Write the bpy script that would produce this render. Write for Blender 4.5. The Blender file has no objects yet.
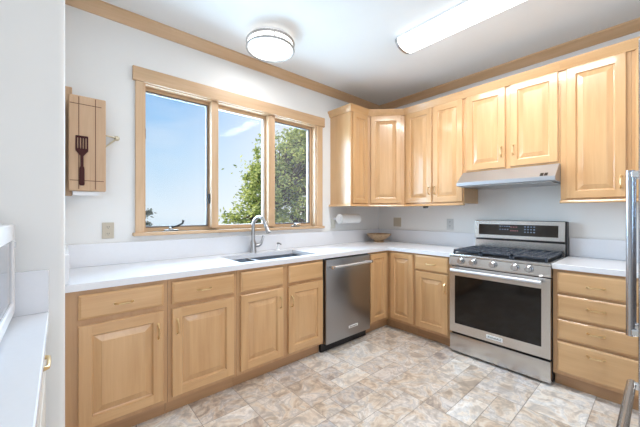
import bpy, bmesh, math, random
from mathutils import Vector, Matrix
random.seed(7)
S = bpy.context.scene
COL = S.collection
PI = math.pi

# ------------------------------------------------------------------ camera, sky, sun, exposure
cam_d = bpy.data.cameras.new('camera')
cam_d.sensor_width = 36.0
cam_d.lens = 299.3 / 640 * 36.0
cam_d.clip_start = 0.02
cam_d.clip_end = 300
cam = bpy.data.objects.new('camera', cam_d)
COL.objects.link(cam)
cam.location = (-3.396, -2.657, 1.286)
cam.rotation_euler = (PI / 2, 0, math.radians(49.1 - 90))
S.camera = cam

S.view_settings.view_transform = 'Standard'
S.view_settings.look = 'None'
S.view_settings.gamma = 1
S.view_settings.use_curve_mapping = False
S.view_settings.exposure = 0.0

W = bpy.data.worlds.new('sky')
S.world = W
W.use_nodes = True
nt = W.node_tree
nt.nodes.clear()
def wn(t, **k):
    n = nt.nodes.new(t)
    for a, b in k.items(): setattr(n, a, b)
    return n
tc = wn('ShaderNodeTexCoord')
sep = wn('ShaderNodeSeparateXYZ')
nt.links.new(tc.outputs['Generated'], sep.inputs[0])
ramp = wn('ShaderNodeValToRGB')
mr = wn('ShaderNodeMapRange')
mr.inputs['From Min'].default_value = -0.3
mr.inputs['From Max'].default_value = 0.7
nt.links.new(sep.outputs['Z'], mr.inputs[0])
nt.links.new(mr.outputs[0], ramp.inputs[0])
cr = ramp.color_ramp
cr.elements[0].position = 0.0; cr.elements[0].color = (0.20, 0.22, 0.18, 1)
cr.elements[1].position = 1.0; cr.elements[1].color = (0.07, 0.25, 0.74, 1)
for p, c in ((0.12, (0.30, 0.34, 0.30, 1)), (0.22, (0.62, 0.80, 0.95, 1)), (0.30, (0.78, 0.90, 0.99, 1)), (0.45, (0.50, 0.74, 0.97, 1)), (0.65, (0.22, 0.52, 0.93, 1))):
    e = cr.elements.new(p); e.color = c
# brighter, whiter haze towards +x (towards the sun's side), thin cloud
cl = wn('ShaderNodeTexNoise')
cl.inputs['Scale'].default_value = 2.2
cl.inputs['Detail'].default_value = 5
cmap = wn('ShaderNodeMapping')
cmap.inputs['Scale'].default_value = (1, 1, 3.5)
nt.links.new(tc.outputs['Generated'], cmap.inputs[0])
nt.links.new(cmap.outputs[0], cl.inputs['Vector'])
clr = wn('ShaderNodeMapRange')
clr.inputs['From Min'].default_value = 0.5
clr.inputs['From Max'].default_value = 0.75
clr.inputs['To Max'].default_value = 0.45
nt.links.new(cl.outputs['Fac'], clr.inputs[0])
hz = wn('ShaderNodeMapRange')
hz.inputs['From Min'].default_value = 0.22
hz.inputs['From Max'].default_value = 0.60
hz.inputs['To Max'].default_value = 0.85
nt.links.new(sep.outputs['X'], hz.inputs[0])
up = wn('ShaderNodeMapRange')
up.inputs['From Min'].default_value = -0.10
up.inputs['From Max'].default_value = -0.02
nt.links.new(sep.outputs['Z'], up.inputs[0])
mx = wn('ShaderNodeMath', operation='MAXIMUM')
nt.links.new(clr.outputs[0], mx.inputs[0]); nt.links.new(hz.outputs[0], mx.inputs[1])
mu = wn('ShaderNodeMath', operation='MULTIPLY')
nt.links.new(mx.outputs[0], mu.inputs[0]); nt.links.new(up.outputs[0], mu.inputs[1])
mix = wn('ShaderNodeMixRGB')
mix.inputs['Color2'].default_value = (0.98, 0.99, 1.0, 1)
nt.links.new(mu.outputs[0], mix.inputs['Fac'])
nt.links.new(ramp.outputs[0], mix.inputs['Color1'])
bg = wn('ShaderNodeBackground')
bg.inputs['Strength'].default_value = 1.05
nt.links.new(mix.outputs[0], bg.inputs[0])
wo = wn('ShaderNodeOutputWorld')
nt.links.new(bg.outputs[0], wo.inputs[0])

sun_d = bpy.data.lights.new('sun', 'SUN')
sun_d.energy = 6.5
sun_d.angle = math.radians(0.6)
sun_d.color = (1.0, 0.95, 0.87)
sun = bpy.data.objects.new('sun', sun_d)
COL.objects.link(sun)
sun.rotation_euler = Vector((0.55, -0.30, -0.78)).to_track_quat('-Z', 'Y').to_euler()

def area(name, loc, direction, sx, sy, power, color):
    d = bpy.data.lights.new(name, 'AREA')
    d.shape = 'RECTANGLE'; d.size = sx; d.size_y = sy
    d.energy = power; d.color = color
    o = bpy.data.objects.new(name, d)
    COL.objects.link(o)
    o.location = loc
    o.rotation_euler = Vector(direction).to_track_quat('-Z', 'Y').to_euler()
    return o
# area lights added as fill, one behind the camera, one outside the window
area('rear_fill', (-2.9, -5.7, 1.5), (0.40, 1, 0.04), 2.3, 2.3, 48, (0.95, 0.97, 1.0))
area('window_fill', (-2.03, 0.35, 1.75), (0, -1, -0.22), 1.7, 1.1, 98, (0.52, 0.77, 1.0))

# ------------------------------------------------------------------ materials
def new_mat(name):
    m = bpy.data.materials.new(name)
    m.use_nodes = True
    t = m.node_tree
    return m, t, t.nodes['Principled BSDF']
def mat(name, color, rough=0.5, metal=0.0, noise=0.0, nscale=20, bump=0.0, emit=0.0, coat=0.0, spec=0.5):
    m, t, b = new_mat(name)
    b.inputs['Base Color'].default_value = (*color, 1)
    b.inputs['Roughness'].default_value = rough
    b.inputs['Metallic'].default_value = metal
    b.inputs['Specular IOR Level'].default_value = spec
    b.inputs['Coat Weight'].default_value = coat
    b.inputs['Coat Roughness'].default_value = 0.12
    if emit:
        b.inputs['Emission Color'].default_value = (*color, 1)
        b.inputs['Emission Strength'].default_value = emit
    if noise or bump:
        c = t.nodes.new('ShaderNodeTexCoord')
        n = t.nodes.new('ShaderNodeTexNoise')
        n.inputs['Scale'].default_value = nscale
        n.inputs['Detail'].default_value = 4
        t.links.new(c.outputs['Object'], n.inputs['Vector'])
        if noise:
            r = t.nodes.new('ShaderNodeValToRGB')
            r.color_ramp.elements[0].color = (*[max(0, x * (1 - noise)) for x in color], 1)
            r.color_ramp.elements[1].color = (*[min(1, x * (1 + noise)) for x in color], 1)
            r.color_ramp.elements[0].position = 0.3
            r.color_ramp.elements[1].position = 0.7
            t.links.new(n.outputs['Fac'], r.inputs[0])
            t.links.new(r.outputs[0], b.inputs['Base Color'])
        if bump:
            bp = t.nodes.new('ShaderNodeBump')
            bp.inputs['Strength'].default_value = bump
            bp.inputs['Distance'].default_value = 0.004
            t.links.new(n.outputs['Fac'], bp.inputs['Height'])
            t.links.new(bp.outputs[0], b.inputs['Normal'])
    return m
def wood(name, dark, light, axis='z', rough=0.32, coat=0.5, scale=1.0):
    m, t, b = new_mat(name)
    c = t.nodes.new('ShaderNodeTexCoord')
    oi = t.nodes.new('ShaderNodeObjectInfo')
    mu = t.nodes.new('ShaderNodeMath'); mu.operation = 'MULTIPLY'; mu.inputs[1].default_value = 37.0
    t.links.new(oi.outputs['Random'], mu.inputs[0])
    ad = t.nodes.new('ShaderNodeVectorMath'); ad.operation = 'ADD'
    t.links.new(c.outputs['Object'], ad.inputs[0]); t.links.new(mu.outputs[0], ad.inputs[1])
    def mapped(s, l):
        mp = t.nodes.new('ShaderNodeMapping')
        v = [s * scale] * 3
        v['xyz'.index(axis)] = l * scale
        mp.inputs['Scale'].default_value = v
        t.links.new(ad.outputs[0], mp.inputs[0])
        return mp
    n1 = t.nodes.new('ShaderNodeTexNoise'); n1.inputs['Scale'].default_value = 1; n1.inputs['Detail'].default_value = 6; n1.inputs['Distortion'].default_value = 0.6
    t.links.new(mapped(16, 1.3).outputs[0], n1.inputs['Vector'])
    n2 = t.nodes.new('ShaderNodeTexNoise'); n2.inputs['Scale'].default_value = 1; n2.inputs['Detail'].default_value = 3
    t.links.new(mapped(3.2, 1.1).outputs[0], n2.inputs['Vector'])
    n3 = t.nodes.new('ShaderNodeTexNoise'); n3.inputs['Scale'].default_value = 1; n3.inputs['Detail'].default_value = 2
    t.links.new(mapped(120, 5).outputs[0], n3.inputs['Vector'])
    a = t.nodes.new('ShaderNodeMath'); a.operation = 'MULTIPLY_ADD'; a.inputs[1].default_value = 0.5
    t.links.new(n1.outputs['Fac'], a.inputs[0])
    s2 = t.nodes.new('ShaderNodeMath'); s2.operation = 'MULTIPLY'; s2.inputs[1].default_value = 0.35
    t.links.new(n2.outputs['Fac'], s2.inputs[0]); t.links.new(s2.outputs[0], a.inputs[2])
    a2 = t.nodes.new('ShaderNodeMath'); a2.operation = 'MULTIPLY_ADD'; a2.inputs[1].default_value = 0.15
    t.links.new(n3.outputs['Fac'], a2.inputs[0]); t.links.new(a.outputs[0], a2.inputs[2])
    r = t.nodes.new('ShaderNodeValToRGB')
    r.color_ramp.elements[0].position = 0.36; r.color_ramp.elements[0].color = (*dark, 1)
    r.color_ramp.elements[1].position = 0.62; r.color_ramp.elements[1].color = (*light, 1)
    t.links.new(a2.outputs[0], r.inputs[0])
    t.links.new(r.outputs[0], b.inputs['Base Color'])
    b.inputs['Roughness'].default_value = rough
    b.inputs['Coat Weight'].default_value = coat
    b.inputs['Coat Roughness'].default_value = 0.10
    return m
def steel(name, color=(0.60, 0.59, 0.58), rough=0.27, axis='x'):
    m, t, b = new_mat(name)
    b.inputs['Base Color'].default_value = (*color, 1)
    b.inputs['Metallic'].default_value = 1
    c = t.nodes.new('ShaderNodeTexCoord')
    mp = t.nodes.new('ShaderNodeMapping')
    v = [300, 300, 300]; v['xyz'.index(axis)] = 0.6
    mp.inputs['Scale'].default_value = v
    n = t.nodes.new('ShaderNodeTexNoise'); n.inputs['Scale'].default_value = 1; n.inputs['Detail'].default_value = 2
    t.links.new(c.outputs['Object'], mp.inputs[0]); t.links.new(mp.outputs[0], n.inputs['Vector'])
    r = t.nodes.new('ShaderNodeMapRange')
    r.inputs['To Min'].default_value = rough - 0.006; r.inputs['To Max'].default_value = rough + 0.006
    t.links.new(n.outputs['Fac'], r.inputs[0]); t.links.new(r.outputs[0], b.inputs['Roughness'])
    return m
def glass_mat(name, tint=(1, 1, 1), refl=0.06):
    m, t, b = new_mat(name)
    t.nodes.remove(b)
    out = [n for n in t.nodes if n.type == 'OUTPUT_MATERIAL'][0]
    tr = t.nodes.new('ShaderNodeBsdfTransparent'); tr.inputs[0].default_value = (*tint, 1)
    gl = t.nodes.new('ShaderNodeBsdfGlossy'); gl.inputs['Roughness'].default_value = 0.02
    fr = t.nodes.new('ShaderNodeFresnel'); fr.inputs['IOR'].default_value = 1.12
    mx = t.nodes.new('ShaderNodeMixShader')
    t.links.new(fr.outputs[0], mx.inputs[0]); t.links.new(tr.outputs[0], mx.inputs[1]); t.links.new(gl.outputs[0], mx.inputs[2])
    t.links.new(mx.outputs[0], out.inputs[0])
    return m

MD, ML = (0.570, 0.322, 0.145), (0.695, 0.432, 0.215)
M = {}
M['maple'] = wood('maple_upright', MD, ML, 'z')
M['maple_h'] = wood('maple_level', MD, ML, 'x')
M['maple_y'] = wood('maple_deep', MD, ML, 'y')
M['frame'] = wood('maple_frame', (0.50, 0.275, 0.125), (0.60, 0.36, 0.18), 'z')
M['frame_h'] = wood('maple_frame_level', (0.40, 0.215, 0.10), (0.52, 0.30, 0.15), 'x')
M['fir'] = wood('fir_upright', (0.55, 0.350, 0.195), (0.68, 0.465, 0.290), 'z', 0.4, 0.1)
M['fir_h'] = wood('fir_level', (0.55, 0.350, 0.195), (0.68, 0.465, 0.290), 'x', 0.4, 0.1)
M['fir_y'] = wood('fir_deep', (0.55, 0.350, 0.195), (0.68, 0.465, 0.290), 'y', 0.4, 0.1)
M['board'] = wood('cutting_board_wood', (0.52, 0.33, 0.20), (0.66, 0.45, 0.29), 'z', 0.55, 0)
M['groove'] = mat('dark_groove', (0.14, 0.06, 0.03), 0.7)
M['bowl'] = wood('bowl_wood', (0.24, 0.14, 0.07), (0.58, 0.40, 0.24), 'x', 0.5, 0, 3)
M['wall'] = mat('wall_paint', (0.82, 0.812, 0.80), 0.62, noise=0.015, nscale=3, bump=0.03)
M['ceiling'] = mat('ceiling_paint', (0.83, 0.83, 0.825), 0.7, noise=0.01, nscale=3)
M['quartz'] = mat('white_quartz', (0.79, 0.795, 0.83), 0.22, noise=0.008, nscale=60)
M['steel'] = steel('brushed_steel', axis='x')
M['steel_soft'] = steel('soft_steel', (0.50, 0.53, 0.58), 0.42, 'x')
M['sink_steel'] = steel('sink_steel', (0.36, 0.38, 0.42), 0.36, 'x')
M['bar'] = mat('bar_steel', (0.74, 0.77, 0.82), 0.5, 1)
M['ring'] = mat('dark_nickel', (0.42, 0.41, 0.40), 0.45, 1)
M['steel_dark'] = steel('dark_brushed_steel', (0.36, 0.355, 0.36), 0.30, axis='x')
M['steel_z'] = steel('brushed_steel_upright', (0.50, 0.51, 0.54), 0.25, axis='z')
M['chrome'] = mat('satin_chrome', (0.72, 0.73, 0.75), 0.18, 1)
M['nickel'] = mat('brushed_nickel', (0.43, 0.43, 0.44), 0.28, 1)
M['brass'] = mat('satin_brass', (0.74, 0.55, 0.30), 0.3, 1)
M['brass_pale'] = mat('pale_brass', (0.62, 0.54, 0.40), 0.4, 1)
M['black'] = mat('black_enamel', (0.012, 0.012, 0.014), 0.35)
M['iron'] = mat('cast_iron', (0.045, 0.055, 0.075), 0.38, noise=0.2, nscale=80)
M['oven_glass'] = mat('oven_glass', (0.006, 0.005, 0.0045), 0.07, spec=0.42)
M['display'] = mat('display_glass', (0.022, 0.015, 0.011), 0.1)
M['digits'] = mat('display_print', (0.20, 0.26, 0.36), 0.4)
M['digits_red'] = mat('display_print_red', (0.35, 0.10, 0.10), 0.4)
M['ivory'] = mat('ivory_plastic', (0.56, 0.49, 0.39), 0.45)
M['ivory_d'] = mat('ivory_plastic_socket', (0.40, 0.34, 0.26), 0.5)
M['paleplate'] = mat('pale_plastic', (0.70, 0.68, 0.60), 0.45)
M['greyframe'] = mat('grey_screen_frame', (0.26, 0.26, 0.27), 0.5)
M['greyplate'] = mat('grey_plastic', (0.55, 0.56, 0.56), 0.4)
M['white'] = mat('white_plastic', (0.82, 0.82, 0.84), 0.35)
M['whitemetal'] = mat('white_frame', (0.85, 0.86, 0.87), 0.4)
M['dark'] = mat('dark_rubber', (0.02, 0.02, 0.024), 0.6)
M['paper'] = mat('paper', (0.86, 0.86, 0.85), 0.9, noise=0.02, nscale=60)
M['spatula'] = mat('brown_nylon', (0.060, 0.016, 0.015), 0.6, spec=0.2)
M['micro_glass'] = mat('microwave_window', (0.34, 0.35, 0.39), 0.12)
M['glass'] = glass_mat('window_glass')
def screen_mat():
    m, t, b = new_mat('insect_screen')
    b.inputs['Base Color'].default_value = (0.55, 0.56, 0.58, 1); b.inputs['Roughness'].default_value = 0.8
    out = [n for n in t.nodes if n.type == 'OUTPUT_MATERIAL'][0]
    tr = t.nodes.new('ShaderNodeBsdfTransparent')
    mx = t.nodes.new('ShaderNodeMixShader'); mx.inputs[0].default_value = 0.08
    t.links.new(tr.outputs[0], mx.inputs[1]); t.links.new(b.outputs[0], mx.inputs[2]); t.links.new(mx.outputs[0], out.inputs[0])
    return m
M['screen'] = screen_mat()
M['diffuser'] = mat('lit_diffuser', (1.0, 0.985, 0.955), 0.5, emit=1.3)
M['tube_lens'] = mat('lit_lens', (1.0, 0.99, 0.975), 0.5, emit=2.6)
M['bark'] = mat('bark', (0.10, 0.07, 0.05), 0.9, noise=0.4, nscale=8)
M['ground'] = mat('dry_grass', (0.22, 0.22, 0.10), 1.0, noise=0.4, nscale=1)

def leaf_mat(name, c1, c2):
    m, t, b = new_mat(name)
    g = t.nodes.new('ShaderNodeNewGeometry')
    r = t.nodes.new('ShaderNodeValToRGB')
    r.color_ramp.elements[0].color = (*c1, 1); r.color_ramp.elements[1].color = (*c2, 1)
    t.links.new(g.outputs['Random Per Island'], r.inputs[0])
    t.links.new(r.outputs[0], b.inputs['Base Color'])
    b.inputs['Roughness'].default_value = 0.45
    tl = t.nodes.new('ShaderNodeBsdfTranslucent')
    t.links.new(r.outputs[0], tl.inputs[0])
    mx = t.nodes.new('ShaderNodeMixShader'); mx.inputs[0].default_value = 0.5
    out = [n for n in t.nodes if n.type == 'OUTPUT_MATERIAL'][0]
    t.links.new(b.outputs[0], mx.inputs[1]); t.links.new(tl.outputs[0], mx.inputs[2]); t.links.new(mx.outputs[0], out.inputs[0])
    return m
M['leaf'] = leaf_mat('leaves', (0.14, 0.22, 0.07), (0.82, 0.84, 0.30))
M['leaf2'] = leaf_mat('grey_leaves', (0.05, 0.08, 0.06), (0.18, 0.24, 0.16))

def floor_mat():
    m, t, b = new_mat('vinyl_stone_tile')
    at = t.nodes.new('ShaderNodeAttribute'); at.attribute_name = 'tint'
    c = t.nodes.new('ShaderNodeTexCoord')
    sc = t.nodes.new('ShaderNodeVectorMath'); sc.operation = 'SCALE'; sc.inputs['Scale'].default_value = 23.0
    t.links.new(at.outputs['Color'], sc.inputs[0])
    ad = t.nodes.new('ShaderNodeVectorMath'); ad.operation = 'ADD'
    t.links.new(c.outputs['Object'], ad.inputs[0]); t.links.new(sc.outputs[0], ad.inputs[1])
    def nz(s, d, dist):
        n = t.nodes.new('ShaderNodeTexNoise')
        n.inputs['Scale'].default_value = s; n.inputs['Detail'].default_value = d; n.inputs['Distortion'].default_value = dist; n.inputs['Roughness'].default_value = 0.62
        t.links.new(ad.outputs[0], n.inputs['Vector'])
        return n
    n1, n2, n3 = nz(6.5, 9, 0.9), nz(11.0, 9, 1.3), nz(4.0, 3, 0.8)
    r1 = t.nodes.new('ShaderNodeValToRGB')          # light grey-cream to brown
    for e in list(r1.color_ramp.elements)[1:]: r1.color_ramp.elements.remove(e)
    r1.color_ramp.elements[0].position = 0.36; r1.color_ramp.elements[0].color = (0.27, 0.20, 0.15, 1)
    for p, cc in ((0.43, (0.60, 0.47, 0.35, 1)), (0.49, (0.80, 0.73, 0.64, 1)), (0.54, (0.50, 0.50, 0.52, 1)), (0.60, (0.90, 0.87, 0.84, 1)), (0.68, (0.58, 0.47, 0.37, 1))):
        e = r1.color_ramp.elements.new(p); e.color = cc
    t.links.new(n1.outputs['Fac'], r1.inputs[0])
    r2 = t.nodes.new('ShaderNodeValToRGB')          # veins
    r2.color_ramp.elements[0].position = 0.40; r2.color_ramp.elements[0].color = (0.52, 0.47, 0.44, 1)
    r2.color_ramp.elements[1].position = 0.53; r2.color_ramp.elements[1].color = (1.14, 1.12, 1.10, 1)
    t.links.new(n2.outputs['Fac'], r2.inputs[0])
    m1 = t.nodes.new('ShaderNodeMixRGB'); m1.blend_type = 'MULTIPLY'; m1.inputs[0].default_value = 0.7
    t.links.new(r1.outputs[0], m1.inputs[1]); t.links.new(r2.outputs[0], m1.inputs[2])
    # per tile: pale, neutral or warm
    r3 = t.nodes.new('ShaderNodeValToRGB')
    r3.color_ramp.interpolation = 'LINEAR'
    r3.color_ramp.elements[0].color = (0.50, 0.50, 0.55, 1)
    r3.color_ramp.elements[1].color = (0.95, 0.92, 0.87, 1)
    for p_, c_ in ((0.62, (0.70, 0.60, 0.50, 1)), (0.80, (0.78, 0.72, 0.66, 1)), (0.84, (1.0, 0.97, 0.92, 1))):
        e = r3.color_ramp.elements.new(p_); e.color = c_
    e = r3.color_ramp.elements.new(0.35); e.color = (0.68, 0.57, 0.47, 1)
    sp = t.nodes.new('ShaderNodeSeparateColor')
    t.links.new(at.outputs['Color'], sp.inputs[0])
    t.links.new(sp.outputs[0], r3.inputs[0])
    m2 = t.nodes.new('ShaderNodeMixRGB'); m2.inputs[0].default_value = 0.42
    t.links.new(m1.outputs[0], m2.inputs[1]); t.links.new(r3.outputs[0], m2.inputs[2])
    t.links.new(m2.outputs[0], b.inputs['Base Color'])
    b.inputs['Roughness'].default_value = 0.34
    return m
M['floor'] = floor_mat()
M['grout'] = mat('tile_seam', (0.36, 0.31, 0.27), 0.6)

# ------------------------------------------------------------------ mesh builder
class MB:
    def __init__(s):
        s.bm = bmesh.new(); s.mats = []
    def mi(s, m):
        if m not in s.mats: s.mats.append(m)
        return s.mats.index(m)
    def box(s, x0, x1, y0, y1, z0, z1, m, bevel=0.0, seg=1):
        x0, x1 = min(x0, x1), max(x0, x1); y0, y1 = min(y0, y1), max(y0, y1); z0, z1 = min(z0, z1), max(z0, z1)
        t = bmesh.new()
        bmesh.ops.create_cube(t, size=1)
        for v in t.verts:
            v.co = Vector(((x0 + x1) / 2 + v.co.x * (x1 - x0), (y0 + y1) / 2 + v.co.y * (y1 - y0), (z0 + z1) / 2 + v.co.z * (z1 - z0)))
        if bevel:
            bmesh.ops.bevel(t, geom=t.edges[:], offset=min(bevel, 0.45 * min(x1 - x0, y1 - y0, z1 - z0)), segments=seg, profile=0.5, affect='EDGES')
        s.merge(t, m)
        return s
    def merge(s, t, m, mx=None):
        i = s.mi(m)
        vm = {}
        for v in t.verts:
            vm[v] = s.bm.verts.new(mx @ v.co if mx else v.co)
        for f in t.faces:
            try:
                nf = s.bm.faces.new([vm[v] for v in f.verts]); nf.material_index = i
            except ValueError: pass
        t.free()
    def face(s, pts, m):
        f = s.bm.faces.new([s.bm.verts.new(p) for p in pts]); f.material_index = s.mi(m)
        return f
    def loft(s, rings, m, cap=True, closed=True):
        i = s.mi(m)
        R = [[s.bm.verts.new(p) for p in r] for r in rings]
        n = len(R[0])
        for a, b in zip(R, R[1:]):
            for k in range(n if closed else n - 1):
                f = s.bm.faces.new((a[k], a[(k + 1) % n], b[(k + 1) % n], b[k])); f.material_index = i
        if cap:
            for r in (R[0][::-1], R[-1]):
                if len(r) > 2:
                    f = s.bm.faces.new(r); f.material_index = i
        return s
    def tube(s, pts, rad, m, n=10, cap=True):
        pts = [Vector(p) for p in pts]
        rads = rad if isinstance(rad, (list, tuple)) else [rad] * len(pts)
        rings = []; prev = None
        for k, p in enumerate(pts):
            d = ((pts[min(k + 1, len(pts) - 1)] - p).normalized() + (p - pts[max(k - 1, 0)]).normalized()).normalized() if 0 < k < len(pts) - 1 else (pts[min(k + 1, len(pts) - 1)] - pts[max(k - 1, 0)]).normalized()
            if prev is None:
                a = Vector((0, 0, 1)) if abs(d.z) < 0.9 else Vector((1, 0, 0))
                u = d.cross(a).normalized()
            else:
                u = (prev - d * prev.dot(d)).normalized()
            prev = u; v = d.cross(u)
            rings.append([p + (u * math.cos(2 * PI * j / n) + v * math.sin(2 * PI * j / n)) * rads[k] for j in range(n)])
        return s.loft(rings, m, cap)
    def lathe(s, prof, m, c=(0, 0, 0), n=24, axis='z', cap=True):
        c = Vector(c); rings = []
        for r, h in prof:
            ring = []
            for j in range(n):
                a, b = r * math.cos(2 * PI * j / n), r * math.sin(2 * PI * j / n)
                ring.append(c + {'z': Vector((a, b, h)), 'y': Vector((b, h, a)), 'x': Vector((h, a, b))}[axis])
            rings.append(ring)
        return s.loft(rings, m, cap)
    def prism(s, poly, z0, z1, m):
        return s.loft([[(x, y, z0) for x, y in poly], [(x, y, z1) for x, y in poly]], m)
    def prism_x(s, poly, x0, x1, m):      # poly in (y, z)
        return s.loft([[(x0, y, z) for y, z in poly], [(x1, y, z) for y, z in poly]], m)
    def build(s, name, parent=None, loc=(0, 0, 0), rot=0, smooth=35):
        bmesh.ops.recalc_face_normals(s.bm, faces=s.bm.faces[:])
        me = bpy.data.meshes.new(name)
        s.bm.to_mesh(me); s.bm.free()
        for m in s.mats: me.materials.append(m)
        if smooth:
            me.polygons.foreach_set('use_smooth', [True] * len(me.polygons))
            me.set_sharp_from_angle(angle=math.radians(smooth))
        o = bpy.data.objects.new(name, me)
        COL.objects.link(o)
        if parent: o.parent = parent
        o.location = loc; o.rotation_euler = (0, 0, rot)
        return o

def tag(o, label, cat, group=None, kind=None):
    o['label'] = label; o['category'] = cat
    if group: o['group'] = group
    if kind: o['kind'] = kind
    return o
def thing(name, label, cat, loc=(0, 0, 0), rot=0, group=None):
    o = bpy.data.objects.new(name, None)
    COL.objects.link(o)
    o.location = loc; o.rotation_euler = (0, 0, rot)
    o.empty_display_size = 0.1
    return tag(o, label, cat, group)
def struct(o, label=None, cat=None):
    o['kind'] = 'structure'
    if label: o['label'] = label
    if cat: o['category'] = cat
    return o

def sweep(path, prof, i0, i1, m, mb):
    """profile (out, z) swept along a plan polyline with mitred corners; 'out' is to the right of travel"""
    P = [Vector(p) for p in path]; n = len(P)
    def nrm(a, b):
        d = (b - a).normalized(); return Vector((d.y, -d.x))
    rings = []
    for k in range(i0, i1 + 1):
        if k == 0: o = nrm(P[0], P[1])
        elif k == n - 1: o = nrm(P[-2], P[-1])
        else:
            a, b = nrm(P[k - 1], P[k]), nrm(P[k], P[k + 1])
            o = (a + b) / (1 + a.dot(b))
        rings.append([(P[k].x + o.x * u, P[k].y + o.y * u, z) for u, z in prof])
    mb.loft(rings, m)
    return mb

# ------------------------------------------------------------------ room shell
HC = 2.775
XL = -3.383          # face of the partition end at the left of the window run
YP = -1.11           # partition face towards the camera
XW = -4.07           # wall behind the left worktop
WX0, WX1, WZ0, WZ1 = -2.91, -1.155, 1.14, 2.31   # window opening

# floor with a random pattern of stone look tiles
def make_floor():
    mb = MB()
    mb.face([(XW, -6, -0.004), (0.0, -6, -0.004), (0.0, 0, -0.004), (XW, 0, -0.004)], M['grout'])
    u = 0.1525; nx, ny = 28, 40
    occ = [[False] * ny for _ in range(nx)]
    rnd = random.Random(3)
    tints = [(0, 0, 0)]
    g = 0.0016
    for i in range(nx):
        for j in range(ny):
            if occ[i][j]: continue
            opts = [(3, 2), (2, 3), (2, 2), (2, 2), (2, 1), (1, 2), (2, 1), (1, 1), (1, 1), (1, 2)]
            rnd.shuffle(opts)
            for a, b in opts + [(1, 1)]:
                if i + a <= nx and j + b <= ny and not any(occ[p][q] for p in range(i, i + a) for q in range(j, j + b)):
                    break
            for p in range(i, i + a):
                for q in range(j, j + b): occ[p][q] = True
            x0, y0 = 0.0 - (i + a) * u, -6 + j * u
            x1, y1 = x0 + a * u, y0 + b * u
            x0, x1, y0, y1 = max(x0, XW), min(x1, 0), max(y0, -6), min(y1, 0)
            if x1 - x0 < 0.01 or y1 - y0 < 0.01: continue
            mb.face([(x0 + g, y0 + g, 0), (x1 - g, y0 + g, 0), (x1 - g, y1 - g, 0), (x0 + g, y1 - g, 0)], M['floor'])
            tints.append((rnd.random(), rnd.random(), rnd.random()))
    # slab under the tiles
    mb.box(XW - 0.1, 0.1, -6.1, 0.16, -0.1, -0.006, M['grout'])
    tints += [(0, 0, 0)] * 6
    o = mb.build('floor', smooth=0)
    at = o.data.attributes.new('tint', 'FLOAT_COLOR', 'FACE')
    at.data.foreach_set('color', [c for t in tints for c in (*t, 1)])
    return o
struct(make_floor(), 'pale mottled stone look vinyl tile floor', 'floor')

struct(MB().box(XW - 0.1, 0.1, -6.1, 0.16, HC, HC + 0.12, M['ceiling']).build('ceiling', smooth=0), 'flat white painted ceiling', 'ceiling')
wb = MB()
wb.box(XW - 0.1, WX0, 0, 0.16, 0, HC, M['wall'])
wb.box(WX1, 0.1, 0, 0.16, 0, HC, M['wall'])
wb.box(WX0, WX1, 0, 0.16, 0, WZ0, M['wall'])
wb.box(WX0, WX1, 0, 0.16, WZ1, HC, M['wall'])
struct(wb.build('wall_back', smooth=0), 'white wall with the wide window', 'wall')
struct(MB().box(XW - 0.1, 0.1, 0.16, 0.57, HC, HC + 0.12, M['ceiling']).build('sun_blocker', smooth=0), 'unseen slab added outside above the window to block high sun', 'sun_blocker')  # added slab, out of view, limits the sun patch on the worktop
struct(MB().box(0, 0.1, -6.1, 0, 0, HC, M['wall']).build('wall_right', smooth=0), 'white wall behind the range', 'wall')
# thick partition with a rounded corner at the left end of the window run
r = 0.02
poly = [(XW, YP), (XL - r, YP)] + [(XL - r + r * math.sin(a), YP + r - r * math.cos(a)) for a in [PI / 2 * k / 6 for k in range(1, 7)]] + [(XL, 0), (XW, 0)]
struct(MB().prism(poly, 0, HC, M['wall']).build('wall_left'), 'white partition end with a rounded corner left of the cabinets', 'wall')
struct(MB().box(XW - 0.1, XW, -6.1, 0, 0, HC, M['wall']).build('wall_side', smooth=0), 'white wall behind the microwave worktop', 'wall')

# wooden crown moulding on the window wall and the range wall
crown = [(0, 2.702), (0.012, 2.702), (0.018, 2.712), (0.030, 2.722), (0.055, 2.745), (0.068, 2.757), (0.075, 2.760), (0.075, HC), (0, HC)]
cp = [(XL, 0), (0, 0), (0, -6)]
struct(sweep(cp, crown, 0, 1, M['fir_h'], MB()).build('trim_1'), 'wooden crown moulding above the window', 'moulding')
struct(sweep(cp, crown, 1, 2, M['fir_y'], MB()).build('trim_2'), 'wooden crown moulding above the range wall cabinets', 'moulding')

# ------------------------------------------------------------------ window
win = bpy.data.objects.new('window_1', None); COL.objects.link(win)
struct(win, 'wide three light wooden window above the sink', 'window')
F, FH, FY = M['fir'], M['fir_h'], M['fir_y']
MB().box(WX0 - 0.075, WX1 + 0.115, -0.028, 0, WZ1 - 0.008, WZ1 + 0.098, FH, 0.003).build('head_casing', win)
for x0, x1 in ((WX0 - 0.057, WX0), (WX1, WX1 + 0.085)):
    MB().box(x0, x1, -0.020, 0, WZ0 - 0.001, WZ1 - 0.009, F, 0.002).build('side_casing', win)
MB().box(WX0 - 0.075, WX1 + 0.10, -0.045, 0.06, WZ0 - 0.026, WZ0, FH, 0.004).build('sill', win)
for x0, x1 in ((WX0, WX0 + 0.014), (WX1 - 0.014, WX1)):
    MB().box(x0, x1, 0.0, 0.16, WZ0, WZ1, F).build('jamb', win)
MB().box(WX0 + 0.014, WX1 - 0.014, 0.0, 0.16, WZ1 - 0.014, WZ1, FH).build('head_jamb', win)
MB().box(WX0 + 0.014, WX1 - 0.014, 0.06, 0.16, WZ0, WZ0 + 0.014, FH).build('sill_jamb', win)
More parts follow.
